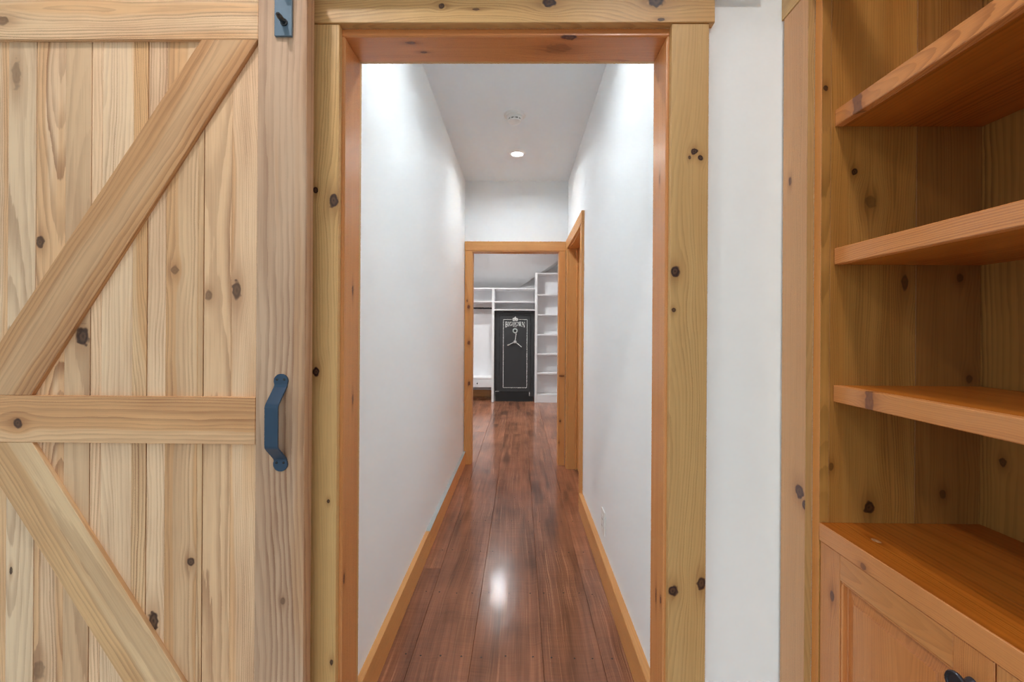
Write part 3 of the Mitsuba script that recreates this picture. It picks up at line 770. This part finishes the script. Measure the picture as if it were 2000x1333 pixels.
for ch in 'BIGHORN':
    w_, parts_ = glyph[ch]
    gs.append(affinity.translate(unary_union(parts_), cur, 0))
    cur += w_ + 0.04
Wt, x0t, ztop = 0.352, sx - 0.001 - 0.352 / 2, 1.405


def warp(g):
    g = g.segmentize(0.08)

    def f(c):
        c = np.asarray(c)
        t = c[:, 0] / cur
        h = 0.066 + 0.040 * (2 * t - 1) ** 2
        top = ztop - 0.002 * (1 - (2 * t - 1) ** 2)
        return np.stack([x0t + t * Wt, top - (1 - c[:, 1]) * h], 1)
    import shapely
    return shapely.transform(g, f)


for g in gs:
    flat(warp(g).buffer(0), name='lettering', label=None)
sm = meshkit.text_mesh('Classic', 0.017, 0.0006, bold=True)
sm.apply_translation([-(sm.bounds[0][0] + sm.bounds[1][0]) / 2, 0, 0])
sm.apply_transform(np.array([[1, 0, 0, sx], [0, 0, -1, SDF - 0.0001], [0, 1, 0, 1.312], [0, 0, 0, 1.0]]))
add('lettering', sm, 'safe_print', sdr)
# dial and handle
dl = add('dial', lathe([(0.024, 0), (0.047, 0), (0.047, 0.006), (0.040, 0.014), (0.026, 0.014), (0.024, 0.010), (0.024, 0)], (sx - 0.001, SDF - 0.0001, 1.246), '-y', 40), 'chrome', sdr, label='bright ring of the dial', smooth=35)
add('dial_face', lathe([(0, 0), (0.0235, 0), (0.0235, 0.010), (0.012, 0.018), (0, 0.020)], (sx - 0.001, SDF - 0.0001, 1.246), '-y', 32), 'safe_dark', sdr, smooth=35)
hub = (sx, 1.052)
hn = add('handle_hub', lathe([(0, 0), (0.030, 0), (0.030, 0.030), (0.026, 0.040), (0.016, 0.042), (0.015, 0.036), (0, 0.036)], (hub[0], SDF - 0.0001, hub[1]), '-y', 32), 'chrome', sdr, label='hub of the three-spoke handle', smooth=35)
for dx, dz in ((0.017, 0.136), (-0.127, -0.061), (0.109, -0.084)):
    ln = math.hypot(dx, dz)
    p0 = (hub[0] + dx / ln * 0.0305, SDF - 0.024, hub[1] + dz / ln * 0.0305)
    p1 = (hub[0] + dx, SDF - 0.034, hub[1] + dz)
    add('spoke', join(tube(p0, p1, 0.0075, 14), trimesh.creation.icosphere(2, 0.011).apply_translation(p1)), 'safe_print', sdr, label='spoke of the handle', smooth=40)
for z0, z1 in ((1.232, 1.385), (0.295, 0.455)):
    add('hinge', tube((0.200, SY - 0.011, z0), (0.200, SY - 0.011, z1), 0.010, 16), 'safe_paint', sf, smooth=30)
    for q in (0.34, 0.67):
        add('hinge_ring', tube((0.200, SY - 0.011, z0 + (z1 - z0) * q - 0.002), (0.200, SY - 0.011, z0 + (z1 - z0) * q + 0.002), 0.0105, 16), 'safe_dark', sf, smooth=30)
flat(sg.box(-0.432, -0.402, 0.118, 0.180), y=SY, name='warning_label', par=sf, label='small white sticker at the foot of the safe')
for q in range(5):
    flat(sg.box(-0.429, -0.405, 0.124 + q * 0.011, 0.128 + q * 0.011), y=SY - 0.0007, name='label_line', mat='safe_dark', par=sf, t=0.0003)
for a, b in ((-0.436, -0.372), (0.178, 0.250)):
    flat(sg.box(a, b, 0.096, 0.101), y=SY, name='foot_stripe', par=sf)
